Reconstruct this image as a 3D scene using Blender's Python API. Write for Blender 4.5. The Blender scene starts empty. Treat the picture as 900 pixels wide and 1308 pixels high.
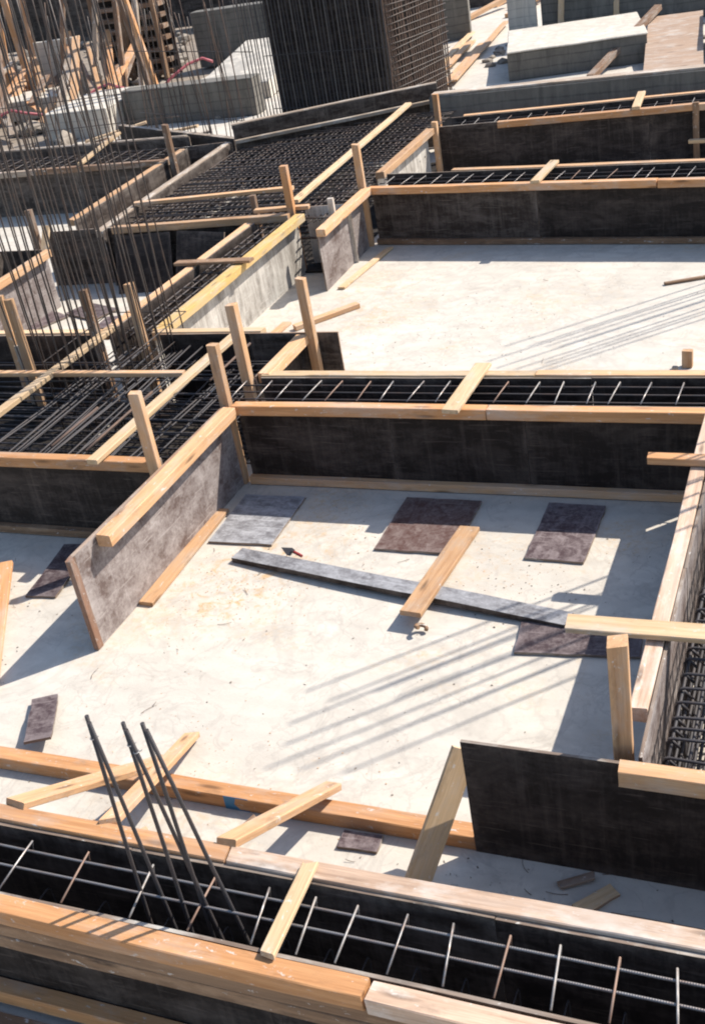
import bpy, bmesh, math, random
from mathutils import Vector, Matrix, noise
random.seed(7)
D = bpy.data
sc = bpy.context.scene
C = sc.collection
V = Vector

# ------------------------------------------------------------------ materials
class NB:
    """small node builder"""
    def __init__(s, name):
        s.m = D.materials.new(name); s.m.use_nodes = True
        s.t = s.m.node_tree; s.t.nodes.clear()
        s.out = s.t.nodes.new('ShaderNodeOutputMaterial')
        s.b = s.t.nodes.new('ShaderNodeBsdfPrincipled')
        s.t.links.new(s.b.outputs[0], s.out.inputs[0])
    def n(s, kind, **kw):
        x = s.t.nodes.new('ShaderNode' + kind)
        for k, v in kw.items(): setattr(x, k, v)
        return x
    def l(s, a, b): s.t.links.new(a, b)
    def coords(s, scale, offset_random=True, rot=(0, 0, 0)):
        tc = s.n('TexCoord')
        src = tc.outputs['Object']
        if offset_random:
            oi = s.n('ObjectInfo')
            mu = s.n('Math', operation='MULTIPLY'); s.l(oi.outputs['Random'], mu.inputs[0]); mu.inputs[1].default_value = 37.0
            ad = s.n('VectorMath', operation='ADD'); s.l(src, ad.inputs[0]); s.l(mu.outputs[0], ad.inputs[1])
            src = ad.outputs[0]
        mp = s.n('Mapping'); s.l(src, mp.inputs[0])
        mp.inputs['Scale'].default_value = scale; mp.inputs['Rotation'].default_value = rot
        return mp.outputs[0]
    def noise(s, co, scale=1.0, detail=4, rough=.6, dist=0.0):
        x = s.n('TexNoise'); s.l(co, x.inputs['Vector'])
        x.inputs['Scale'].default_value = scale; x.inputs['Detail'].default_value = detail
        x.inputs['Roughness'].default_value = rough; x.inputs['Distortion'].default_value = dist
        return x.outputs['Fac']
    def ramp(s, fac, stops):
        x = s.n('ValToRGB'); s.l(fac, x.inputs[0])
        el = x.color_ramp.elements
        while len(el) < len(stops): el.new(.5)
        for e, (p, c) in zip(el, stops):
            e.position = p; e.color = (c if isinstance(c, tuple) else (c, c, c)) + (1,)
        return x.outputs[0]
    def mix(s, fac, a, b, mode='MIX'):
        x = s.n('Mix', data_type='RGBA', blend_type=mode)
        for sock, v in ((x.inputs[0], fac), (x.inputs[6], a), (x.inputs[7], b)):
            if isinstance(v, (int, float)): sock.default_value = v
            elif isinstance(v, tuple): sock.default_value = v + (1,)
            else: s.l(v, sock)
        return x.outputs[2]
    def col(s, c): s.l(c, s.b.inputs['Base Color'])
    def rough(s, r):
        if isinstance(r, (int, float)): s.b.inputs['Roughness'].default_value = r
        else: s.l(r, s.b.inputs['Roughness'])
    def bump(s, h, dist=.003, st=.6):
        x = s.n('Bump'); x.inputs['Strength'].default_value = st; x.inputs['Distance'].default_value = dist
        s.l(h, x.inputs['Height']); s.l(x.outputs[0], s.b.inputs['Normal'])

def wood(name, base, dark, stain=(.45, .42, .37), stain_amt=.35, var=.25):
    k = NB(name)
    g = k.noise(k.coords((1.1, 26, 26)), 1.0, 5, .62, .6)
    fine = k.noise(k.coords((5, 150, 150)), 1.0, 3, .6)
    c = k.mix(k.ramp(g, [(.30, 0.0), (.68, 1.0)]), dark, base)
    c = k.mix(k.ramp(fine, [(.35, .35), (.65, 0.0)]), c, tuple(x * .6 for x in dark))
    vo = k.n('TexVoronoi'); k.l(k.coords((1.7, 9, 9)), vo.inputs['Vector']); vo.inputs['Scale'].default_value = 1.0
    c = k.mix(k.ramp(vo.outputs['Distance'], [(.08, .85), (.2, 0.0)]), c, tuple(x * .35 for x in dark))
    st = k.noise(k.coords((2.2, 6, 6)), 1.0, 6, .68)
    c = k.mix(k.ramp(st, [(.50, 0.0), (.72, stain_amt * 2)]), c, stain)
    dk = k.noise(k.coords((3.1, 8, 8), rot=(0.4, 0, .3)), 1.0, 6, .7)
    c = k.mix(k.ramp(dk, [(.56, 0.0), (.80, .6)]), c, (.07, .05, .035))
    gy = k.noise(k.coords((.9, 5, 5), rot=(.2, 0, .1)), 1.0, 4, .6)
    c = k.mix(k.ramp(gy, [(.52, 0.0), (.66, .5)]), c, tuple(.5 * x + .5 * y for x, y in zip(dark, stain)))
    spl = k.noise(k.coords((13, 26, 26)), 1.0, 5, .72, .4)
    c = k.mix(k.ramp(spl, [(.62, 0.0), (.67, .75)]), c, (.58, .55, .5))
    oi = k.n('ObjectInfo')
    hv = k.n('HueSaturation'); k.l(c, hv.inputs['Color'])
    mr = k.n('MapRange'); k.l(oi.outputs['Random'], mr.inputs[0]); mr.inputs[3].default_value = 1 - var; mr.inputs[4].default_value = 1 + var * .6
    k.l(mr.outputs[0], hv.inputs['Value']); hv.inputs['Saturation'].default_value = .97
    k.col(hv.outputs[0]); k.rough(.78)
    k.bump(g, .002, .5)
    return k.m

def ply(name, base, residue, amt, rough=.5, streak=(2.5, 2.5, 9), thr=.5, tint=.2, mott=False):
    k = NB(name)
    big = k.noise(k.coords(streak), 1.0, 7, .72, .5)
    sc1 = k.noise(k.coords((30, 3, 4), rot=(0, .7, .5)), 1.0, 4, .65)
    sp = k.noise(k.coords((40, 40, 40)), 1.0, 3, .7)
    m = k.mix(.06 if mott else .28, big, sc1); m = k.mix(.3 if mott else .15, m, sp)
    c = k.mix(k.ramp(m, [(thr - .06, 0.0), (thr + .16, amt)]), base, residue)
    drip = k.noise(k.coords((14, 14, .9)), 1.0, 4, .6)
    c = k.mix(k.ramp(drip, [(.56, 0.0), (.74, amt * .5)]), c, residue)
    tg = k.n('TexCoord'); sx = k.n('SeparateXYZ'); k.l(tg.outputs['Generated'], sx.inputs[0])
    def edge(sock, wdt):
        q = k.n('Math', operation='PINGPONG'); k.l(sock, q.inputs[0]); q.inputs[1].default_value = .5
        e = k.n('MapRange'); k.l(q.outputs[0], e.inputs[0]); e.inputs[1].default_value = wdt; e.inputs[2].default_value = 0.0
        return e.outputs[0]
    ex = k.n('Math', operation='MAXIMUM'); k.l(edge(sx.outputs[0], .045), ex.inputs[0]); k.l(edge(sx.outputs[2], .09), ex.inputs[1])
    em = k.n('Math', operation='MULTIPLY'); k.l(ex.outputs[0], em.inputs[0]); k.l(k.ramp(k.noise(k.coords((6, 6, 6)), 1.0, 6, .75), [(.42, 0.0), (.7, .95)]), em.inputs[1])
    c = k.mix(em.outputs[0], c, residue)
    dus = k.noise(k.coords((1.3, 1.3, 2.2)), 1.0, 5, .7, .6)
    c = k.mix(k.ramp(dus, [(.50, 0.0), (.70, amt * .55)]), c, residue)
    sc2 = k.noise(k.coords((3, 50, 50), rot=(.3, .9, 0)), 1.0, 3, .5)
    c = k.mix(k.ramp(sc2, [(.64, 0.0), (.68, amt * .6)]), c, residue)
    oi = k.n('ObjectInfo'); hv = k.n('HueSaturation'); k.l(c, hv.inputs['Color'])
    mr = k.n('MapRange'); k.l(oi.outputs['Random'], mr.inputs[0]); mr.inputs[3].default_value = 1 - tint; mr.inputs[4].default_value = 1 + tint
    k.l(mr.outputs[0], hv.inputs['Value']); k.col(hv.outputs[0])
    k.l(k.ramp(m, [(.35, rough - .12), (.65, min(1, rough + .3))]), k.b.inputs['Roughness'])
    k.b.inputs['Specular IOR Level'].default_value = .18
    k.bump(m, .003, .4)
    return k.m

M = {}
M['pine'] = wood('pine_timber', (.655, .392, .198), (.47, .245, .108), stain_amt=.22)
M['orange'] = wood('oiled_orange_timber', (.655, .33, .132), (.45, .195, .063), stain_amt=.25, var=.15)
M['pale'] = wood('pale_timber', (.68, .48, .28), (.50, .32, .16), stain_amt=.3)
M['weathered'] = wood('weathered_timber', (.44, .34, .25), (.25, .18, .125), stain=(.55, .5, .44), stain_amt=.6)
M['greenish'] = wood('greenish_grey_board', (.62, .51, .36), (.47, .37, .24), stain=(.58, .55, .48), stain_amt=.5)
M['pinkish'] = wood('stained_pink_timber', (.62, .43, .30), (.36, .23, .15), stain=(.6, .53, .46), stain_amt=.5)
M['endwood'] = wood('red_brown_batten', (.38, .20, .12), (.24, .115, .065), stain_amt=.3)
M['yellow'] = wood('yellow_painted_timber', (.64, .42, .13), (.52, .31, .09), stain_amt=.3, var=.06)
M['brown'] = wood('brown_old_timber', (.27, .15, .08), (.14, .075, .04), stain_amt=.3)
M['greybrown'] = wood('dirty_grey_board', (.29, .165, .085), (.14, .075, .038), stain=(.34, .21, .12), stain_amt=.5)
M['black_ply'] = ply('black_film_plywood', (.0185, .0135, .0115), (.135, .105, .088), .6, .6, thr=.53)
M['dark_ply'] = ply('dark_film_plywood', (.030, .0215, .0175), (.20, .165, .14), .65, .6, thr=.51)
M['scuff_ply'] = ply('scuffed_plywood', (.115, .082, .072), (.40, .355, .33), .85, .6, streak=(3.2, 3.2, 3.8), thr=.48, mott=True)
M['chalky_ply'] = ply('chalky_plywood', (.20, .175, .15), (.60, .56, .5), .9, .7, streak=(5, 5, 1.4), thr=.45)
M['plate_ply'] = ply('offcut_plywood', (.062, .041, .043), (.26, .215, .21), .75, .6, streak=(11, 11, 11), thr=.49, mott=True)
M['rust_ply'] = ply('reddish_offcut_plywood', (.085, .045, .038), (.27, .22, .20), .6, .6, streak=(11, 11, 11), thr=.49, mott=True)
M['grey_strip'] = ply('grey_strip_board', (.12, .115, .12), (.36, .36, .37), .8, .6, streak=(7, 14, 14), thr=.48, mott=True)
M['pit_shade'] = ply('painted_shade_board', (.012, .010, .009), (.05, .042, .036), .4, .7)  # near-black colour standing in for deep shade below the rebar mats
M['edge'] = wood('plywood_edge', (.42, .27, .17), (.22, .12, .07), stain_amt=.4)
M['edge_dark'] = wood('dark_plywood_edge', (.30, .22, .16), (.12, .08, .06), stain_amt=.5)

def concrete(name, base, dark, sawdust=False, fine=1.0):
    k = NB(name)
    tc = k.n('TexCoord'); co = tc.outputs['Object']
    def nz(s, d=5, r=.6, di=0.): return k.noise(co, s, d, r, di)
    a = nz(.55 * fine, 6, .62, .3); b = nz(3.2 * fine, 6, .66); d = nz(38, 4, .7)
    c = k.mix(k.ramp(a, [(.33, 0.0), (.64, 1.0)]), tuple(x * .86 for x in base), base)
    c = k.mix(k.ramp(b, [(.47, 0.0), (.72, .65)]), c, dark)
    c = k.mix(k.ramp(d, [(.58, 0.0), (.72, .35)]), c, tuple(x * .7 for x in dark))
    if sawdust:
        s1 = k.noise(co, 1.05, 3, .5, .4); s2 = k.noise(co, 17, 5, .75)
        mm = k.n('Math', operation='MULTIPLY'); k.l(k.ramp(s1, [(.54, 0.0), (.68, .7)]), mm.inputs[0]); k.l(k.ramp(s2, [(.44, 0.0), (.66, .95)]), mm.inputs[1])
        c = k.mix(mm.outputs[0], c, (.50, .33, .16))
        for (px, py, rad, amt) in ((-4.5, 6.7, .8, 1.25), (-4.2, 7.35, .7, .95), (-2.5, 7.35, .6, .6), (-5.6, 12.9, 1.3, .7), (-3.3, 12.8, 1.4, .45), (-3.7, 4.1, .9, .5), (-4.6, 7.8, .6, .5)):
            sb = k.n('VectorMath', operation='DISTANCE'); k.l(co, sb.inputs[0]); sb.inputs[1].default_value = (px, py, 0)
            fa = k.n('MapRange', clamp=True); k.l(sb.outputs['Value'], fa.inputs[0]); fa.inputs[1].default_value = rad; fa.inputs[2].default_value = rad*.25
            m3 = k.n('Math', operation='MULTIPLY'); k.l(fa.outputs[0], m3.inputs[0]); k.l(k.ramp(k.noise(co, 7.5, 6, .74, .8), [(.50, 0.0), (.64, amt * .85)]), m3.inputs[1])
            c = k.mix(m3.outputs[0], c, (.50, .315, .145))
        wv = k.n('TexVoronoi', feature='DISTANCE_TO_EDGE'); 
        mp = k.n('Mapping'); k.l(co, mp.inputs[0]); mp.inputs['Scale'].default_value = (.45, .3, .4)
        di = k.n('VectorMath', operation='ADD'); nn = k.n('TexNoise'); k.l(co, nn.inputs['Vector']); nn.inputs['Scale'].default_value = 1.7; nn.inputs['Detail'].default_value = 4
        sc_ = k.n('VectorMath', operation='SCALE'); k.l(nn.outputs['Color'], sc_.inputs[0]); sc_.inputs['Scale'].default_value = .35
        k.l(mp.outputs[0], di.inputs[0]); k.l(sc_.outputs[0], di.inputs[1]); k.l(di.outputs[0], wv.inputs['Vector'])
        brk = k.ramp(nz(1.3, 3), [(.5, 0.0), (.6, .55)])
        mm2 = k.n('Math', operation='MULTIPLY'); k.l(k.ramp(wv.outputs['Distance'], [(.0, 1.0), (.006, 0.0)]), mm2.inputs[0]); k.l(brk, mm2.inputs[1])
        c = k.mix(mm2.outputs[0], c, (.25, .21, .17))
        # dried puddle rims, trowel arcs
        tl = k.noise(co, .9, 5, .55, .5)
        c = k.mix(k.ramp(tl, [(.44, 0.0), (.465, .42), (.485, .14), (.57, .20), (.61, 0.0)]), c, (.36, .325, .28))
        tl2 = k.noise(co, 2.3, 4, .6, .9)
        c = k.mix(k.ramp(tl2, [(.52, 0.0), (.55, .40), (.57, 0.0)]), c, (.34, .30, .26))
        wt = k.n('TexWave', wave_type='RINGS'); k.l(co, wt.inputs['Vector']); wt.inputs['Scale'].default_value = 1.6; wt.inputs['Distortion'].default_value = 9; wt.inputs['Detail'].default_value = 3; wt.inputs['Detail Scale'].default_value = .7
        c = k.mix(k.ramp(wt.outputs['Fac'], [(.3, 0.0), (.9, .20)]), c, (.40, .36, .31))
        gr = k.noise(co, 85, 2, .6)
        c = k.mix(k.ramp(gr, [(.62, 0.0), (.70, .22)]), c, (.30, .27, .23))
        # trodden dirt and dark scuffs
        e = k.noise(co, 5.5, 5, .8, 1.2)
        c = k.mix(k.ramp(e, [(.60, 0.0), (.72, .55)]), c, (.28, .24, .20))
    if not sawdust:
        wz = k.n('TexWave', wave_type='BANDS', bands_direction='Z'); k.l(co, wz.inputs['Vector']); wz.inputs['Scale'].default_value = 1.6; wz.inputs['Distortion'].default_value = 1.2
        c = k.mix(k.ramp(wz.outputs['Fac'], [(.0, .55), (.10, 0.0)]), c, tuple(x * .55 for x in dark))
        mz = k.n('Mapping'); k.l(co, mz.inputs[0]); mz.inputs['Scale'].default_value = (3.5, 3.5, .5)
        c = k.mix(k.ramp(k.noise(mz.outputs[0], 1.0, 6, .7), [(.48, 0.0), (.70, .6)]), c, tuple(x * 1.5 for x in base))
        c = k.mix(k.ramp(k.noise(mz.outputs[0], 1.7, 6, .7), [(.52, 0.0), (.70, .6)]), c, tuple(x * .6 for x in dark))
    k.col(c); k.rough(.85)
    h = k.mix(.5, b, d); k.bump(h, .006, .5)
    return k.m
M['slab'] = concrete('blinding_concrete', (.585, .535, .458), (.39, .35, .30), True)
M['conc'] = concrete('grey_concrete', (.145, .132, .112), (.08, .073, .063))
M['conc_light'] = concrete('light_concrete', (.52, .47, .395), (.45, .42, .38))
M['dirt'] = concrete('trodden_earth', (.24, .195, .15), (.13, .10, .075))
M['rubble'] = concrete('rubble_concrete', (.30, .255, .205), (.11, .088, .068), fine=3)

def steel(name, base, rust, metal=.35, rough=.55, amt=.6):
    k = NB(name)
    nz = k.noise(k.coords((9, 30, 30)), 1.0, 5, .7)
    c = k.mix(k.ramp(nz, [(.42, 0.0), (.68, amt)]), base, rust)
    k.col(c); k.b.inputs['Metallic'].default_value = metal; k.rough(rough)
    wv = k.n('TexWave'); k.l(k.coords((1, 1, 1)), wv.inputs['Vector']); wv.inputs['Scale'].default_value = 28; wv.inputs['Distortion'].default_value = .5
    k.bump(wv.outputs['Fac'], .0015, .5)
    return k.m
M['bar'] = steel('dark_rebar', (.055, .048, .045), (.14, .075, .045), .3, .5, .5)
M['bar_front'] = steel('grey_rebar', (.26, .245, .235), (.25, .15, .10), .55, .42, .6)
M['bar_tie'] = steel('dusty_rebar', (.33, .31, .29), (.25, .17, .12), .3, .6, .6)
M['bar_rust2'] = steel('ruddy_rebar', (.24, .16, .12), (.26, .13, .08), .2, .65, .7)
M['bar_dim'] = steel('grey_long_rebar', (.13, .125, .125), (.14, .09, .06), .5, .45, .5)
M['bar_black'] = steel('mill_scale_rebar', (.045, .042, .045), (.10, .07, .055), .2, .62, .4)
M['bar_rust'] = steel('rusty_rebar', (.105, .07, .055), (.19, .11, .07), .2, .7, .8)

def plain(name, c, r=.5, metal=0.0):
    k = NB(name)
    nz = k.noise(k.coords((12, 12, 12)), 1.0, 4, .6)
    k.col(k.mix(k.ramp(nz, [(.35, 0.0), (.7, .5)]), c, tuple(x * .6 for x in c))); k.rough(r); k.b.inputs['Metallic'].default_value = metal
    return k.m
M['red'] = plain('red_plastic', (.30, .03, .025), .6)
M['blue'] = plain('blue_tape', (.03, .16, .32), .5)
M['blade'] = plain('dull_trowel_steel', (.12, .11, .105), .4, .7)
M['white'] = plain('white_plastic', (.7, .68, .66), .5)
M['wire'] = plain('tie_wire', (.45, .44, .43), .4, .6)
M['tape'] = plain('red_hose', (.48, .12, .13), .5)

# ------------------------------------------------------------------ helpers
def props(o, label=None, cat=None, group=None, kind=None):
    if label: o['label'] = label
    if cat: o['category'] = cat
    if group: o['group'] = group
    if cat and not kind: kind = 'thing'
    if kind: o['kind'] = kind
    return o

def link(name, me, mw, parent=None):
    o = D.objects.new(name, me); C.objects.link(o)
    if parent is not None:
        o.parent = parent
        o.matrix_basis = PW[parent.name].inverted() @ mw
    else:
        o.matrix_basis = mw
    PW[o.name] = mw.copy()
    return o
PW = {}

def thing(name, label, cat, loc, group=None, rz=0.0):
    mw = Matrix.Translation(V(loc)) @ Matrix.Rotation(rz, 4, 'Z')
    o = link(name, None, mw)
    return props(o, label, cat, group)

def frame(a, b, roll=0.0):
    a, b = V(a), V(b); x = (b - a).normalized()
    up = V((0, 0, 1)) if abs(x.z) < .95 else V((0, 1, 0))
    y = up.cross(x).normalized(); z = x.cross(y)
    R = Matrix((x, y, z)).transposed().to_4x4()
    return Matrix.Translation((a + b) / 2) @ R @ Matrix.Rotation(roll, 4, 'X')

def timber_mesh(name, L, w, h, mat, warp=.006, ch=.005, chip=0.0):
    n = max(2, min(24, int(L / .18)))
    s = random.random() * 100
    prof = [(-w/2+ch, -h/2), (w/2-ch, -h/2), (w/2, -h/2+ch), (w/2, h/2-ch), (w/2-ch, h/2), (-w/2+ch, h/2), (-w/2, h/2-ch), (-w/2, -h/2+ch)]
    vs, fs = [], []
    ea, eb = random.uniform(-.012, .012), random.uniform(-.012, .012)
    for i in range(n + 1):
        t = i / n; x = -L/2 + L * t
        wy = (noise.noise((x*.6 + s, 0, 0))) * warp * min(1.6, L*.7); wz = (noise.noise((x*.6 + s, 9, 0))) * warp * .6 * min(1.6, L*.7)
        for j, (py, pz) in enumerate(prof):
            k = 1 + noise.noise((x*3 + s, j*2.7, 1)) * .035
            xx = x
            if i == 0: xx += ea * py / w + random.uniform(-1, 1) * chip
            if i == n: xx += eb * py / w + random.uniform(-1, 1) * chip
            vs.append((xx, py*k + wy, pz*k + wz))
    for i in range(n):
        for j in range(8):
            fs.append((i*8+j, i*8+(j+1) % 8, (i+1)*8+(j+1) % 8, (i+1)*8+j))
    fs.append(tuple(range(7, -1, -1))); fs.append(tuple(n*8+j for j in range(8)))
    me = D.meshes.new(name); me.from_pydata(vs, [], [tuple(reversed(f)) for f in fs]); me.materials.append(mat)
    bm = bmesh.new(); bm.from_mesh(me); bmesh.ops.recalc_face_normals(bm, faces=bm.faces); bm.to_mesh(me); bm.free()
    return me

def timber(name, a, b, w, h, mat, parent=None, label=None, cat=None, group=None, roll=0.0, warp=.006, chip=.004):
    """a, b: ends of the centre line"""
    L = (V(b) - V(a)).length
    o = link(name, timber_mesh(name, L, w, h, M[mat], warp, chip=chip), frame(a, b, roll), parent)
    return props(o, label, cat, group)

def sheet_mesh(name, L, t, h, mat, emat, warp=.004, rag=.003):
    """a plywood sheet: long axis X, thickness Y, height Z from 0; faces and cut edges differ"""
    nx, nz = (max(2, int(L/.3)), 3) if rag < .005 else (7, 8)
    s = random.random()*90
    bm = bmesh.new()
    g = {}
    for side in (0, 1):
        for i in range(nx+1):
            for j in range(nz+1):
                x = -L/2+L*i/nx; z = h*j/nz
                y = (-t/2 if side == 0 else t/2) + noise.noise((x*.9+s, z*.9, 3))*warp
                dx = noise.noise((z*9, s, i))*rag if i in (0, nx) else 0
                dz = noise.noise((x*7, s, 5+j))*rag if j in (0, nz) else 0
                g[side, i, j] = bm.verts.new((x+dx, y, z+dz))
    for side in (0, 1):
        for i in range(nx):
            for j in range(nz):
                bm.faces.new((g[side, i, j], g[side, i+1, j], g[side, i+1, j+1], g[side, i, j+1]))
    for i in range(nx):
        for j in (0, nz):
            bm.faces.new((g[0, i, j], g[0, i+1, j], g[1, i+1, j], g[1, i, j])).material_index = 1
    for j in range(nz):
        for i in (0, nx):
            bm.faces.new((g[0, i, j], g[0, i, j+1], g[1, i, j+1], g[1, i, j])).material_index = 1
    bmesh.ops.recalc_face_normals(bm, faces=bm.faces)
    me = D.meshes.new(name); bm.to_mesh(me); bm.free()
    me.materials.append(mat); me.materials.append(emat)
    return me

def offcut(name, corners_z, L, w, t, rz, mat, label, cat='board offcut', group=None, tilt=(0, 0), emat='edge_dark'):
    """a flat sheet lying on the ground, centred"""
    me = sheet_mesh(name, L, t, w, M[mat], M[emat], warp=.007, rag=.010)
    mw = Matrix.Translation(V(corners_z)) @ Matrix.Rotation(rz, 4, 'Z') @ Matrix.Rotation(tilt[0], 4, 'X') @ Matrix.Rotation(tilt[1], 4, 'Y') @ Matrix.Rotation(-math.pi/2, 4, 'X') @ Matrix.Translation((0, 0, -w/2))
    o = link(name, me, mw)
    return props(o, label, cat, group)

def formwork(label, a, b, side, rails=(), mat='black_ply', emat='edge_dark', z0=.003, z1=.82, seg=2.44, base=None, stakes=(), rail_w=.105, rail_h=.095, t=.02, group=None, cat='formwork wall', drop=0.0, mats=None, walers=()):
    """a shuttering side: its trench face runs a->b; rails sit on the side given (+1 = left of a->b)."""
    a, b = V((a[0], a[1], 0)), V((b[0], b[1], 0)); d = (b-a); L = d.length; d.normalize()
    n = V((-d.y, d.x, 0)) * side
    th = thing('formwork_wall', label, cat, (a+b)/2, group)
    k = max(1, round(L/seg)); s0 = 0.0
    cuts = [0] + [L*(i+random.uniform(-.12, .12))/k for i in range(1, k)] + [L]
    for i in range(k):
        p, q = a+d*(cuts[i]+.002), a+d*(cuts[i+1]-.002)
        off = n*(t/2+random.uniform(0, .003))
        mm = M[mats[i % len(mats)]] if mats else M[mat]
        me = sheet_mesh('plywood_sheet', (q-p).length, t, z1-z0+random.uniform(-.006, .004), mm, M[emat])
        mw = frame(p+off, q+off); mw.translation.z = z0
        link('plywood_sheet', me, mw, th)
    for (s, e, m, *rest) in rails:
        zt = z1+.012 + (rest[0] if rest else 0); ex = rest[1] if len(rest) > 1 else 0
        w = rest[2] if len(rest) > 2 else rail_w
        off = n*(t+.006+w/2+ex)
        p, q = a+d*s+off, a+d*e+off
        p.z = q.z = zt-rail_h/2
        timber('top_rail', p, q, w, rail_h, m, th)
    if base:
        off = n*(t+.006+.035); p, q = a+off, b+off; p.z = q.z = .045
        timber('base_rail', p, q, .07, .075, base, th)
    for (zc, s, e, m) in walers:
        off = n*(t+.006+.045); p, q = a+d*s+off, a+d*e+off; p.z = q.z = zc
        timber('waler', p, q, .09, .09, m, th)
    for (s, zt, m, dist) in stakes:
        p = a+d*s+n*dist; q = p.copy(); q.z = zt; p = p.copy(); p.z = .004
        p.x += random.uniform(-.02, .02)
        timber('stake', p, q, .095, .075, m, th, roll=random.uniform(-.1, .1))
    return th

def tube(bm, pts, r, n=8, closed=False):
    pts = [V(p) for p in pts]; rings = []
    N = len(pts)
    for i, p in enumerate(pts):
        if closed: t = (pts[(i+1) % N]-pts[i-1])
        else: t = pts[min(i+1, N-1)]-pts[max(i-1, 0)]
        t.normalize()
        u = V((0, 0, 1)) if abs(t.z) < .9 else V((1, 0, 0))
        a = t.cross(u).normalized(); b = t.cross(a)
        rings.append([bm.verts.new(p+(a*math.cos(2*math.pi*k/n)+b*math.sin(2*math.pi*k/n))*r) for k in range(n)])
    for i in range(N if closed else N-1):
        A, B = rings[i], rings[(i+1) % N]
        for k in range(n):
            f = bm.faces.new((A[k], A[(k+1) % n], B[(k+1) % n], B[k])); f.smooth = True
    if not closed:
        bm.faces.new(rings[0]); bm.faces.new(rings[-1])

def mesh_from(bm, name, mats):
    bmesh.ops.recalc_face_normals(bm, faces=bm.faces)
    me = D.meshes.new(name); bm.to_mesh(me); bm.free()
    for m in mats: me.materials.append(m)
    return me

def bar_mesh(L, r, mat, n=8, wob=.006):
    bm = bmesh.new(); s = random.random()*99; k = max(2, int(L/.35))
    tube(bm, [(-L/2+L*i/k, noise.noise((i*.5+s, 0, 0))*wob, noise.noise((i*.5+s, 4, 0))*wob) for i in range(k+1)], r, n)
    return mesh_from(bm, 'bar', [mat])

def bar(name, a, b, r, mat, parent=None, n=8, wob=.006):
    return link(name, bar_mesh((V(b)-V(a)).length, r, M[mat], n, wob), frame(a, b), parent)

def hoop_mesh(w, z0, z1, r, mat, hook=True, n=6):
    """rectangular stirrup in the local YZ plane"""
    pts = []; c = .03
    for (y, z, a0) in ((w/2, z1, 0), (-w/2, z1, 90), (-w/2, z0, 180), (w/2, z0, 270)):
        for q in (0, 45, 90):
            an = math.radians(a0+q); cy = y-math.copysign(c, y); cz = z-c if z == z1 else z+c
            pts.append((0, cy+c*math.cos(an), cz+c*math.sin(an)))
    bm = bmesh.new(); tube(bm, pts, r, n, True)
    if hook: tube(bm, [(.012, w/2-.01, z1-.01), (.014, w/2-.06, z1-.07)], r, n)
    return mesh_from(bm, 'stirrup', [mat])

def cage(label, a, b, width, z0, z1, xs, barmat, stirmat, r=.008, rs=.005, ny=(-.5, 0, .5), group=None, jitter=.02, n=6, tie=None):
    """beam cage along a->b: stirrups at distances xs, longitudinal bars top and bottom"""
    a, b = V((a[0], a[1], 0)), V((b[0], b[1], 0)); d = (b-a).normalized(); rz = math.atan2(d.y, d.x)
    th = thing('rebar_cage', label, 'rebar cage', (a+b)/2, group)
    me = hoop_mesh(width, z0, z1-(.3 if tie else 0), rs, M[stirmat], hook=not tie, n=n)
    for s in xs:
        p = a+d*s+V((random.uniform(-jitter, jitter), random.uniform(-.3, .3)*jitter, random.uniform(-.5, .3)*jitter))
        link('stirrup', me, Matrix.Translation(p) @ Matrix.Rotation(rz+random.uniform(-1.5, 1.5)*jitter, 4, 'Z') @ Matrix.Rotation(random.uniform(-2, 2)*jitter, 4, 'Y'), th)
    nn = V((-d.y, d.x, 0))
    if tie:
        for s in xs:
            p = a+d*(s+random.uniform(-jitter, jitter)); sk = random.uniform(-.012, .012)
            lo, hi = p-nn*(width/2+tie[0])-d*sk, p+nn*(width/2+.015)+d*(sk+tie[2])
            lo.z = z1-.01; hi.z = z1+.012+random.uniform(0, .008)
            bm = bmesh.new(); q = V((hi.x, hi.y, hi.z-.055))-nn*.02
            m_ = (lo+hi)/2; tube(bm, [lo-m_, (lo*.5+hi*.5)-m_+V((0, 0, .003)), hi-m_, q-m_], tie[1], 6)
            link('cross_tie', mesh_from(bm, 'cross_tie', [M[random.choice(['bar_front', 'bar_front', 'bar_tie', 'bar_rust2'])]]), Matrix.Translation(m_), th)
    for f in ny:
        for z in (z0+rs+r, z1-rs-r):
            p, q = a+nn*(f*(width-.05)), b+nn*(f*(width-.05)); p.z = q.z = z
            bar('longitudinal_bar', p, q, r, barmat, th, 6)
    return th

def box_mesh(name, x0, x1, y0, y1, z0, z1, mat, bev=.02, rough=0.0):
    bm = bmesh.new(); bmesh.ops.create_cube(bm, size=1)
    for v in bm.verts:
        v.co = V((x0 if v.co.x < 0 else x1, y0 if v.co.y < 0 else y1, z0 if v.co.z < 0 else z1))
    bmesh.ops.bevel(bm, geom=bm.edges, offset=bev, segments=1, affect='EDGES', clamp_overlap=True)
    if rough:
        bmesh.ops.subdivide_edges(bm, edges=bm.edges, cuts=3, use_grid_fill=True)
        for v in bm.verts: v.co += noise.noise_vector(v.co*2.3)*rough
    return mesh_from(bm, name, [mat])

def block(name, x0, x1, y0, y1, z0, z1, mat, label, cat, rz=0, group=None, parent=None, rough=.012, bev=.015):
    cx, cy = (x0+x1)/2, (y0+y1)/2
    me = box_mesh(name, x0-cx, x1-cx, y0-cy, y1-cy, 0, z1-z0, M[mat], bev, rough)
    o = link(name, me, Matrix.Translation((cx, cy, z0)) @ Matrix.Rotation(rz, 4, 'Z'), parent)
    return props(o, label, cat, group)

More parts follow.
